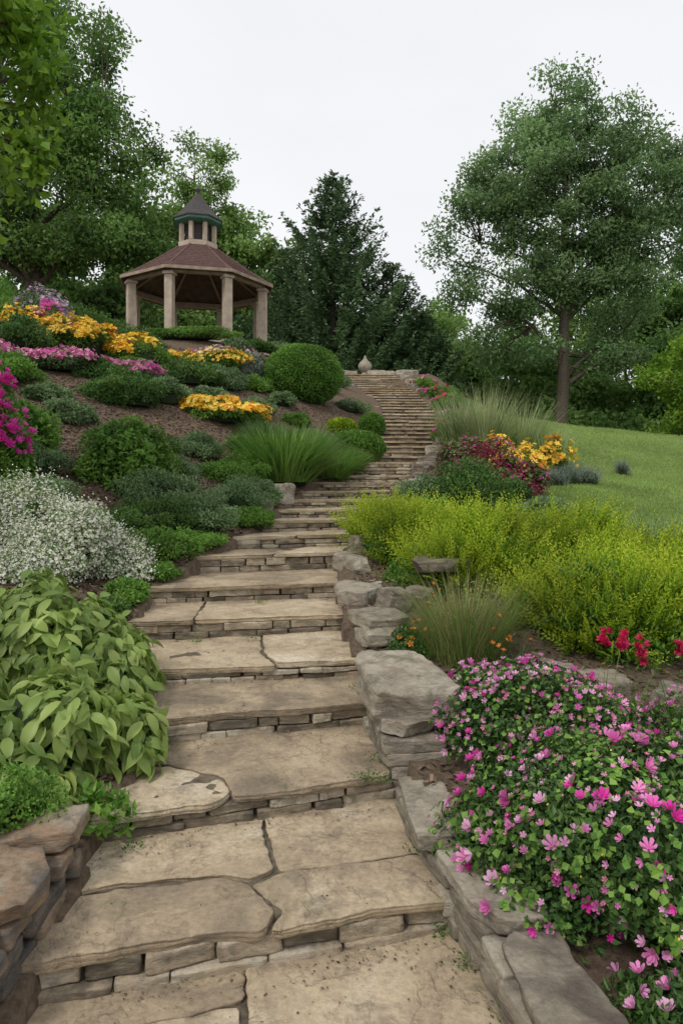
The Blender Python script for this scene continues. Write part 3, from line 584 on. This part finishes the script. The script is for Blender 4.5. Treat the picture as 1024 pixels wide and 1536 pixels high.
for (x,y) in [(.6,5.2),(1.28,5.0),(.75,5.9),(1.1,4.85)]:
    g=G(x,y); tuft(mb,(x,y,g),.12,.3,30,.008,0,.6); p=np.array([x,y,g+.28])+rng.normal(size=(5,3))*.05; inst(mb,FCUP,p,rdir(5),nrm(rng.normal(size=(5,3))*.5+[0,0,1]),.035,.035,.035,1,rng.random(5))
mb.build('orange_flowers',[G_mid,F_org],False)
for (x,y,R,mt) in [(1.95,10.6,(1.05,.8,.90),G_mid),(1.35,11.2,(.6,.6,.60),G_gray),(2.6,11.3,(.8,.6,.55),G_mid),(1.3,10.0,(.55,.5,.45),G_bright),(3.2,10.8,(.7,.6,.4),G_gray)]:
    shrub('garden_shrub',x,y,R,int(9000*R[0]+2000),.06,.024,mt,K=34,sub=.30,fill=.3)
for (x,y,R) in [(2.65,12.9,(.8,.65,1.2)),(3.3,12.8,(.6,.5,.8)),(2.3,13.5,(.55,.5,1.1))]:
    shrub('barberry_bush',x,y,R,int(9500*R[0]),.055,.028,G_red,K=34,sub=.30,corem=False,fill=.3,fl=[(F_mag,80,.06,FLW,None),(G_mid,900,.06,LEAF,None)])
for (x,y,h,n) in [(3.5,16.6,1.8,800),(3.0,17.3,1.6,450),(4.4,16.9,1.6,500),(5.0,16.6,1.1,350)]:
    mb=MB(); tuft(mb,(x,y,G(x,y)),.9,h,n,.016,0,.36,bend=.8); tuft(mb,(x,y,G(x,y)),.9,h*.6,n//2,.022,1,.6); mb.build('ornamental_grass',[G_reed,G_grass],False)
for (x,y,R) in [(3.75,14.6,(.55,.5,.80)),(4.3,15.2,(.5,.45,.85)),(4.9,15.6,(.45,.4,1.05)),(3.4,14.9,(.5,.5,.95))]:
    shrub('yellow_flower_bed',x,y,R,3500,.06,.028,G_bright,K=24,sub=.32,fl=[(F_yel,210,.11,FLW,None),(F_org,30,.09,FLW,6)])
for (x,y,R) in [(4.75,14.6,(.55,.45,.5)),(5.3,14.9,(.5,.4,.45)),(4.3,14.1,(.4,.4,.35)),(6.9,16.8,(.18,.18,.35))]:
    mb=MB(); c=(x,y,G(x,y)); core(mb,c,R,1,.6); shoots(mb,c,R,320,.2,8,.045,.014,0,K=14,updir=1.2); mb.build('lavender_bush',[G_silver,G_core],False)
for (x,y,h) in [(4.05,9.0,.6),(4.5,9.6,.5)]:
    mb=MB(); c=(x,y,G(x,y)); tuft(mb,c,.6,h,400,.010,0,.6); shoots(mb,c,(.3,.3,.35),160,.2,8,.04,.012,0); mb.build('ornamental_grass',[G_gray],False)
for (x,y,R) in [(3.5,21.0,(.55,1.0,.4)),(3.75,23.0,(.7,1.0,.5)),(3.6,25.2,(.7,1.0,.5)),(3.3,27.5,(.5,.8,.45)),(4.2,20.0,(.7,.6,.6)),(2.9,18.8,(.4,.5,.4))]:
    shrub('garden_shrub',x,y,R,5000,.07,.035,G_bright if y>21 else G_mid,K=18,fl=[(F_redf,16,.14,FLW,4),(F_mag,12,.14,FLW,3)])
for (x,y) in [(-.5,22.5),(-.3,24.5),(-1.2,26),(.2,20.5),(-.4,28),(-2.2,22.8)]:
    shrub('garden_shrub',x,y,(.7,.7,.35),4000,.06,.03,G_gray,K=16)
mb=MB()
for (x,y,z) in [(-.78,5.95,ZS[4]),(.20,3.72,ZS[2]),(-1.25,5.9,ZS[4]),(.12,3.74,ZS[2]),(.42,2.9,ZS[0]),(.50,2.72,ZS[0]),(-.8,6.8,ZS[5]),(-1.1,4.2,ZS[2]),(.60,2.45,ZS[0]),(.22,4.0,ZS[2]),(.12,4.9,ZS[3]),(-1.0,3.3,ZS[1]),(.42,3.0,ZS[0]),(.36,3.3,ZS[1])]:
    p=np.array([x,y-.02,z+E+.015])+rng.normal(size=(60,3))*np.array([.035,.02,.018]); inst(mb,LEAF,p,nrm(rng.normal(size=(60,3))+[0,0,.4]),nrm(rng.normal(size=(60,3))*.4+[0,0,1]),.011,.017,.02,0,rng.random(60))
mb.build('crevice_weeds',[G_mid],False)

# ------------------------------------------------------------------ trees
def tube(mb,pts,rad,mat=0,sides=7):
    pts=np.array(pts,float);m=len(pts); T=np.gradient(pts,axis=0);T=nrm(T)
    ref=np.array([.3,.9,.1]); A=nrm(np.cross(T,ref));B=np.cross(T,A)
    a=np.linspace(0,2*np.pi,sides,endpoint=False)
    V=pts[:,None,:]+(A[:,None,:]*np.cos(a)[None,:,None]+B[:,None,:]*np.sin(a)[None,:,None])*np.array(rad)[:,None,None]
    i=np.arange(sides);j=(i+1)%sides;q=[]
    for r in range(m-1): q.append(np.stack([r*sides+i,r*sides+j,(r+1)*sides+j,(r+1)*sides+i],1))
    q=np.concatenate(q); mb.add(V.reshape(-1,3),q,np.full(len(q),4),mat,.5)
def tree(name,x,y,ells,trunk_r,lean,ztop,ncl,lpc,cr,ll,lw,mat,nl=16,zlow=3,flat=.6,zb=None):
    mb=MB(); zb=G(x,y) if zb is None else zb; ztop=ztop+E
    k=9; t=np.linspace(0,1,k); tp=np.stack([x+lean*t+.15*np.sin(t*5),y+.15*np.cos(t*4),zb-.3+(ztop-zb)*.9*t],1)
    tube(mb,tp,trunk_r*(1-.85*t)+.03,1,9)
    w=np.array([e[1][0]*e[1][1]*e[1][2] for e in ells])**.75; w/=w.sum()
    C=[]
    for e,ww in zip(ells,w):
        n=max(3,int(ncl*ww)); d=rdir(n); r=rng.uniform(.35,1,(n,1))**.6
        C.append(np.array([e[0][0],e[0][1],e[0][2]+E])+d*np.array(e[1])*r)
    C=np.concatenate(C)
    lim=C[rng.permutation(len(C))[:nl]]; nodes=[];nr=[]
    for c in lim:
        hd=math.hypot(c[0]-x,c[1]-y); za=np.clip(c[2]-.55*hd-.3,zb+zlow,ztop*.88); tt=(za-zb)/((ztop-zb)*.9)
        a=np.array([np.interp(tt,t,tp[:,i]) for i in range(3)]); s=np.linspace(0,1,7)[:,None]
        pts=a*(1-s)+c*s+np.array([0,0,1])*(np.sin(s*np.pi)*hd*.10)+rng.normal(size=(7,3))*.10*np.sin(s*np.pi)
        r0=min(trunk_r*(1-.8*tt)*.42,.13); rr=r0*(1-.85*s[:,0])+.015
        tube(mb,pts,rr,1,6); nodes+=list(pts[2:]); nr+=list(rr[2:])
    nodes=np.array(nodes);nr=np.array(nr)
    for c in C:
        dd=np.linalg.norm(nodes-c,axis=1)+np.maximum(nodes[:,2]-c[2],0); j=dd.argmin(); a=nodes[j]; s=np.linspace(0,1,4)[:,None]
        pts=a*(1-s)+c*s+rng.normal(size=(4,3))*.06; tube(mb,pts,min(nr[j],.05)*(1-.8*s[:,0])+.008,1,4)
    m=len(C)*lpc; k=np.repeat(np.arange(len(C)),lpc); e=rdir(m); sz=cr*rng.uniform(.5,1.3,len(C))
    rad=rng.random(m)**.4
    p=C[k]+e*rad[:,None]*sz[k][:,None]*np.array([1,1,flat])+ (rng.normal(size=(m,3))*cr*.15)
    nn=nrm(e*.5+rng.normal(size=(m,3))*.5+[0,0,.5]); L=nrm(rng.normal(size=(m,3))+e*.5+[0,0,-.25])
    s=rng.uniform(.65,1.2,m); kr=rng.random(len(C))[k]
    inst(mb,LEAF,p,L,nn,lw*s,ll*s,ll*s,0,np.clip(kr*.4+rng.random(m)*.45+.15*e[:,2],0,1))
    return mb.build(name,[mat,M_bark],False)
tree('oak_tree',11.0,35,[((12.2,35,18.4),(3.8,3,2.7)),((9.0,35,16.0),(3.0,3,2.6)),((6.9,34.5,12.8),(2.5,2.2,1.8)),((15.6,35,15.4),(3.4,3,2.6)),((16.2,35,12.2),(3.4,2.6,1.9)),((11.6,35,14),(3.4,3,2.8)),((8.6,35,9.9),(3.2,2.5,1.5)),((14,35,9.4),(3.4,2.5,1.5)),((18.5,36,16),(2,2,2)),((8.5,35,7.3),(2.4,2,1.0)),((13.8,35,6.8),(2.2,2,.9)),((11.3,34.6,11.2),(3,2,1.5))],
     .38,.6,20.5,370,240,1.0,.22,.12,G_treeO,nl=32,zlow=6.5)
tree('oak_tree',-14.2,31,[((-13.8,31,18.5),(4.4,3.5,4.2)),((-10.9,30.5,15.0),(2.7,2.5,2.5)),((-12.5,30,11.6),(4.2,2.6,2.2)),((-17,30,14),(3,3,5)),((-10.3,31,11.6),(2.4,2,1.6))],
     .5,.4,21,230,340,1.1,.22,.12,G_tree,nl=24,zlow=4,flat=.55)
tree('maple_tree',-5.3,7.6,[((-4.3,6.9,4.5),(1.32,.9,1.3)),((-4.0,6.7,3.3),(1.0,.7,.9)),((-4.6,7.4,6.2),(1.3,1.1,1.2)),((-4.1,6.7,2.6),(.8,.5,.5))],.16,.2,6.2,95,110,.30,.13,.085,G_maple,nl=12,zlow=2.2,flat=.9)
tree('tall_thin_tree',-9.6,44,[((-9.3,44,20.3),(2.1,1.8,2.4)),((-9.0,44,17),(3.0,2.5,2.4))],.25,.3,22,50,190,.85,.26,.13,G_treeL,nl=12,zlow=8)
tree('young_tree',14.3,27,[((14.0,27,4.6),(1.9,1.8,1.7)),((14.5,27,2.6),(2.2,1.8,1.3))],.15,0,5.5,60,300,.6,.17,.09,G_maple,nl=10,zlow=1.5)
def conifer(name,x,y,top,rmax,zb,nwh,mat=G_con,ex=.72):
    mb=MB(); top+=E; H=top-zb; t=np.linspace(0,1,8)
    tube(mb,np.stack([x+0*t,y+0*t,zb+H*t],1),.28*(1-t)+.02,1,8)
    for i in range(nwh):
        f=i/nwh; z=zb+H*(.02+.97*f)
        prof=rmax*(1-f)**ex*(.82+.3*rng.random())
        nb=int(7+6*(1-f))
        for b in range(nb):
            a=rng.random()*6.283; ln=max(prof*rng.uniform(.6,1.12),.3); k=max(int(ln*5.5),3); s=np.linspace(0,1,k)
            dz=ln*(.05+.28*f)*s+ln*.10*s**3*2-ln*.18*np.sin(s*np.pi)
            P3=np.stack([x+math.cos(a)*ln*s,y+math.sin(a)*ln*s,z+dz],1); 
            tube(mb,P3[::max(1,k//4)] if k>8 else P3,np.linspace(.035,.008,len(P3[::max(1,k//4)] if k>8 else P3)),1,3)
            od=np.array([math.cos(a),math.sin(a),.25]); sd=np.array([-math.sin(a),math.cos(a),0])
            rep=10; O=np.repeat(P3,rep,0)+rng.normal(size=(k*rep,3))*.06; q=len(O); ss=np.repeat(s,rep)
            sg=rng.choice([-1,1],q)[:,None]
            L=nrm(od*.6+sd*sg*rng.uniform(.2,1.1,(q,1))+rng.normal(size=(q,3))*.45+[0,0,.12]); le=(.26+.32*(1-ss)*min(1,ln/2.5))*rng.uniform(.6,1.2,q)
            keep=ss>.3
            inst(mb,LEAF,O[keep],L[keep],nrm(rng.normal(size=(q,3))*.6+[0,-.2,1])[keep],.11,le[keep],le[keep]*.6,0,np.clip(.5*rng.random(q)+.5*ss*rng.random(),0,1)[keep])
    return mb.build(name,[mat,M_bark],False)
conifer('pine_tree',-.5,38,17.4,6.0,3.8+E,48,ex=.75)
conifer('pine_tree',2.9,39,12.8,4.4,3.8+E,30,ex=.72)
conifer('pine_tree',-3.2,40,14.0,3.8,3.8+E,30)
conifer('pine_tree',4.4,38,9.8,2.6,3.6+E,18)

def mass(name,items,lpt,ll,lw,mats):
    mb=MB(); 
    for (x,y,zt,rx_,ry_,rz_,mi) in items:
        nc=int(22*rx_*rz_/9)+8; d=rdir(nc); C=np.array([x,y,zt-rz_+E])+d*np.array([rx_,ry_,rz_])*rng.uniform(.4,.95,(nc,1))
        lp=int(lpt); m=nc*lp;k=np.repeat(np.arange(nc),lp); e=rdir(m); sz=rng.uniform(.7,1.5,nc)
        p=C[k]+e*(rng.random(m)**.4)[:,None]*sz[k][:,None]*np.array([1,1,.7])
        nn=nrm(e*.5+rng.normal(size=(m,3))*.45+[0,0,.5]); L=nrm(rng.normal(size=(m,3))+[0,0,-.3]); s=rng.uniform(.6,1.2,m)
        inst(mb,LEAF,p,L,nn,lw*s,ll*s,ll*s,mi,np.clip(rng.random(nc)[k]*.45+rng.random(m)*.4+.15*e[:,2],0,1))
        tube(mb,[(x,y,2+E-3),(x+.2,y,(zt-rz_)/2+E),(x,y,zt-rz_+E)],[.3,.22,.1],len(mats),6)
    return mb.build(name,mats+[M_bark],False)
items=[(-12.5,45,21,3,3,6,0),(-7.6,46,20.0,3.0,3,6,1),(-5.6,45,18.0,2.4,2.5,5.5,1),(-3.8,46,17,2.3,2.5,5,1),(-16,44,20,4,3,7,0),(-20,42,20,4,3,8,0),(-10,43,15,3.5,2.5,5,1),(-25,42,19,5,3,8,0),
 (6.3,46,13.2,1.8,2,4.5,1),(7.6,50,13.5,2.0,2,5,1),(4.5,44,10.5,2.5,2,3,0),
 (9.5,50,12.5,2.5,2,5,0),(12.3,50,13.0,3,2,6,0),(16,48,15,3.4,3,7,1),(19.5,47,15,3.2,3,7,0),(22.5,46,16,3.4,3,7,0),(26,46,17,4,3,8,0),(31,46,16,4,3,8,0)]
for xx in np.arange(-28,36,2.6):
    yy=41+rng.random()*3 if xx<6 else 40+rng.random()*3
    zt=(10.0 if xx<6 else 7.5)+rng.random()*1.8
    items.append((xx,yy,zt,2.2,2,3.5,int(rng.random()<.3)))
for xx in np.arange(6.5,34,2.6):
    items.append((xx,36.5+rng.random()*2,4.2+rng.random()*1.5,2.0,1.6,2.6,int(rng.random()<.3)))
for xx in np.arange(-24,-9,2.2):
    items.append((xx,33+rng.random()*2,9.5+rng.random()*1.5,2.2,1.6,2.8,0))
mass('distant_tree_line',items,165,.38,.22,[G_tree,G_treeL])

# ------------------------------------------------------------------ gazebo
gz=D.objects.new('gazebo',None); scene.collection.objects.link(gz); gz.location=(-5.04,24,4.62+E)
M_col=plain('gazebo_column_paint',(.43,.35,.27),.7,.2,5,.15)
M_beam=plain('gazebo_beam_wood',(.31,.24,.18),.7,.25,5,.15)
M_ceil=plain('gazebo_ceiling_wood',(.11,.08,.055),.8,.3,5,.2)
M_roof=plain('gazebo_shingles',(.105,.058,.05),.8,.4,14,.3)
M_hip=plain('gazebo_ridge_cap',(.15,.09,.078),.8,.2,9,.1)
M_green=plain('cupola_green_trim',(.07,.16,.12),.5,.2,9,.05)
M_dkroof=plain('cupola_roof_shingle',(.06,.052,.05),.7,.3,12,.2)
M_floor=stonemat('gazebo_floor_stone',[(.15,.13,.11),(.28,.25,.2),(.38,.34,.28)],3)
TH0=math.radians(-100)
def octring(r,z): return np.array([(r*math.cos(TH0+i*math.pi/4),r*math.sin(TH0+i*math.pi/4),z) for i in range(8)])
def loft(rings,close_top=False,close_bot=False,name='part',mat=None,smooth=False):
    mb=MB(); V=np.concatenate(rings);F=[];S=[]
    for r in range(len(rings)-1):
        for i in range(8):
            j=(i+1)%8; F+=[r*8+i,r*8+j,(r+1)*8+j,(r+1)*8+i];S.append(4)
    if close_bot:F+=list(range(7,-1,-1));S.append(8)
    if close_top:F+=[(len(rings)-1)*8+i for i in range(8)];S.append(8)
    mb.add(V,F,S,0,.5); return mb.build(name,[mat],smooth,gz)
def box_part(mb,c,s,rot=0,bev=.01,mat=0):
    h=np.array(s)/2; V=[];
    for zz,ins in ((-1,bev),(-1+2*bev/s[2],0),(1-2*bev/s[2],0),(1,bev)):
        for sx_,sy_ in ((-1,-1),(1,-1),(1,1),(-1,1)): V.append((sx_*(h[0]-ins),sy_*(h[1]-ins),zz*h[2]))
    V=np.array(V); cr,sr=math.cos(rot),math.sin(rot); V=np.stack([V[:,0]*cr-V[:,1]*sr,V[:,0]*sr+V[:,1]*cr,V[:,2]],1)+np.array(c)
    F=[3,2,1,0]
    S=[4]
    for r in range(3):
        for i in range(4):
            j=(i+1)%4;F+=[r*4+i,r*4+j,(r+1)*4+j,(r+1)*4+i];S.append(4)
    F+=[12,13,14,15];S.append(4); mb.add(V,F,S,mat,rng.random())
loft([octring(2.95,-.9),octring(2.95,-.06),octring(2.90,.0)],True,False,'floor',M_floor)
mb=MB()
for i in range(8):
    a=TH0+i*math.pi/4; x,y_=2.36*math.cos(a),2.36*math.sin(a)
    box_part(mb,(x,y_,1.12),(.25,.25,1.98),a+math.pi/2,.02); box_part(mb,(x,y_,.07),(.33,.33,.14),a+math.pi/2,.02); box_part(mb,(x,y_,2.155),(.34,.34,.10),a+math.pi/2,.015)
mb.build('columns',[M_col],False,gz)
mb=MB()
for i in range(8):
    a=TH0+(i+.5)*math.pi/4; r=2.36*math.cos(math.pi/8); L_=2*2.36*math.sin(math.pi/8)
    box_part(mb,(r*math.cos(a),r*math.sin(a),2.30),(L_+.06,.18,.19),a+math.pi/2,.01)
    a2=TH0+i*math.pi/4
    tube(mb,[(2.55*math.cos(a2),2.55*math.sin(a2),2.36),(.75*math.cos(a2),.75*math.sin(a2),3.40)],[.06,.06],0,4)
mb.build('beams',[M_beam],False,gz)
eave=2.70; 
def rz(r): t=(eave-r)/(eave-.62); return 2.30+1.42*t**1.12
rows=15; rings=[]
for k in range(rows):
    r0=eave-(eave-.62)*k/rows; r1=eave-(eave-.62)*(k+1)/rows
    rings+= [octring(r0,rz(r0)+.045),octring(r1+.012,rz(r1)+.006)]
loft(rings,False,False,'shingle_roof',M_roof)
loft([octring(eave-.02,2.30),octring(.62,3.60)],False,False,'ceiling',M_ceil)
loft([octring(eave-.02,2.24),octring(eave+.03,2.24),octring(eave+.03,2.34),octring(eave-.03,2.35)],False,False,'fascia',M_beam)
mb=MB()
for i in range(8):
    a=TH0+i*math.pi/4; rr=np.linspace(eave+.01,.62,9); tube(mb,[(q*math.cos(a),q*math.sin(a),rz(min(q,eave))+.035) for q in rr],[.032]*9,0,6)
mb.build('hip_ridges',[M_hip],False,gz)
loft([octring(.72,3.52),octring(.72,3.84),octring(.66,3.86)],True,False,'cupola_base',M_col)
mb=MB()
for i in range(8):
    a=TH0+i*math.pi/4; box_part(mb,(.60*math.cos(a),.60*math.sin(a),4.19),(.13,.13,.66),a,.01)
mb.build('cupola_posts',[M_col],False,gz)
loft([octring(.46,3.86),octring(.46,4.52)],False,False,'cupola_louvre_core',M_dkroof)
loft([octring(.66,4.48),octring(.82,4.53),octring(.86,4.56),octring(.86,4.64),octring(.80,4.65)],False,True,'cupola_cornice',M_green)
loft([octring(.90,4.64),octring(.90,4.68),octring(.66,4.90),octring(.40,5.22),octring(.18,5.52),octring(.07,5.66)],True,True,'cupola_roof',M_dkroof)
loft([octring(.05,5.64),octring(.04,5.72),octring(.10,5.78),octring(.09,5.84),octring(.02,5.90),octring(.01,6.05)],True,False,'finial',M_dkroof,True)

prof=[(.30,0),(.30,.10),(.20,.14),(.14,.24),(.20,.30),(.30,.42),(.33,.55),(.28,.68),(.16,.80),(.07,.90),(.05,1.0),(.0,1.06)]
mb=MB(); ns=20; V=[];F=[]
for (r,z_) in prof:
    for i in range(ns): V.append((r*math.cos(6.2832*i/ns),r*math.sin(6.2832*i/ns),z_))
for q in range(len(prof)-1):
    for i in range(ns): F.append([q*ns+i,q*ns+(i+1)%ns,(q+1)*ns+(i+1)%ns,(q+1)*ns+i])
mb.add(V,F,[4]*len(F),0,.8); o=mb.build('stone_urn_ornament',[M_rock]); o.location=(1.1,32,5.1+E)

# ------------------------------------------------------------------ world, sun, camera
w=D.worlds.new('World'); scene.world=w; w.use_nodes=True; nt=w.node_tree;N=nt.nodes;K=nt.links;N.clear()
out=N.new('ShaderNodeOutputWorld');bg=N.new('ShaderNodeBackground');K.new(bg.outputs[0],out.inputs[0]);bg.inputs[1].default_value=.1
sky=N.new('ShaderNodeTexSky');sky.sky_type='NISHITA';sky.sun_disc=False;sky.sun_elevation=math.radians(52);sky.sun_rotation=math.radians(-140)
hs=N.new('ShaderNodeHueSaturation');hs.inputs['Saturation'].default_value=.25;K.new(sky.outputs[0],hs.inputs['Color'])
tc=N.new('ShaderNodeTexCoord');mp=N.new('ShaderNodeMapping');mp.inputs['Scale'].default_value=(1,1,2.5);K.new(tc.outputs['Generated'],mp.inputs[0])
nz=N.new('ShaderNodeTexNoise');nz.inputs['Scale'].default_value=1.6;nz.inputs['Detail'].default_value=5;K.new(mp.outputs[0],nz.inputs['Vector'])
cr=N.new('ShaderNodeValToRGB');cr.color_ramp.elements[0].position=.3;cr.color_ramp.elements[0].color=(.81,.83,.86,1);cr.color_ramp.elements[1].position=.7;cr.color_ramp.elements[1].color=(.90,.91,.93,1);K.new(nz.outputs[0],cr.inputs[0])
sc=N.new('ShaderNodeVectorMath');sc.operation='SCALE';sc.inputs['Scale'].default_value=11.5;K.new(cr.outputs[0],sc.inputs[0])
mx=N.new('ShaderNodeMixRGB');mx.inputs[0].default_value=.88;K.new(hs.outputs[0],mx.inputs[1]);K.new(sc.outputs[0],mx.inputs[2]);K.new(mx.outputs[0],bg.inputs[0])
sd=D.lights.new('sun','SUN');sd.energy=1.5;sd.angle=math.radians(10);sd.color=(1,.95,.88);so=D.objects.new('sun',sd);scene.collection.objects.link(so)
so.rotation_euler=(math.radians(38),0,math.radians(-40))
cd=D.cameras.new('camera');cd.sensor_fit='VERTICAL';cd.sensor_height=36;cd.lens=24;cd.shift_y=-.0247;cd.clip_end=2000;cd.clip_start=.05
co=D.objects.new('camera',cd);scene.collection.objects.link(co);co.location=(0,0,E);co.rotation_euler=(math.radians(90),0,0);scene.camera=co
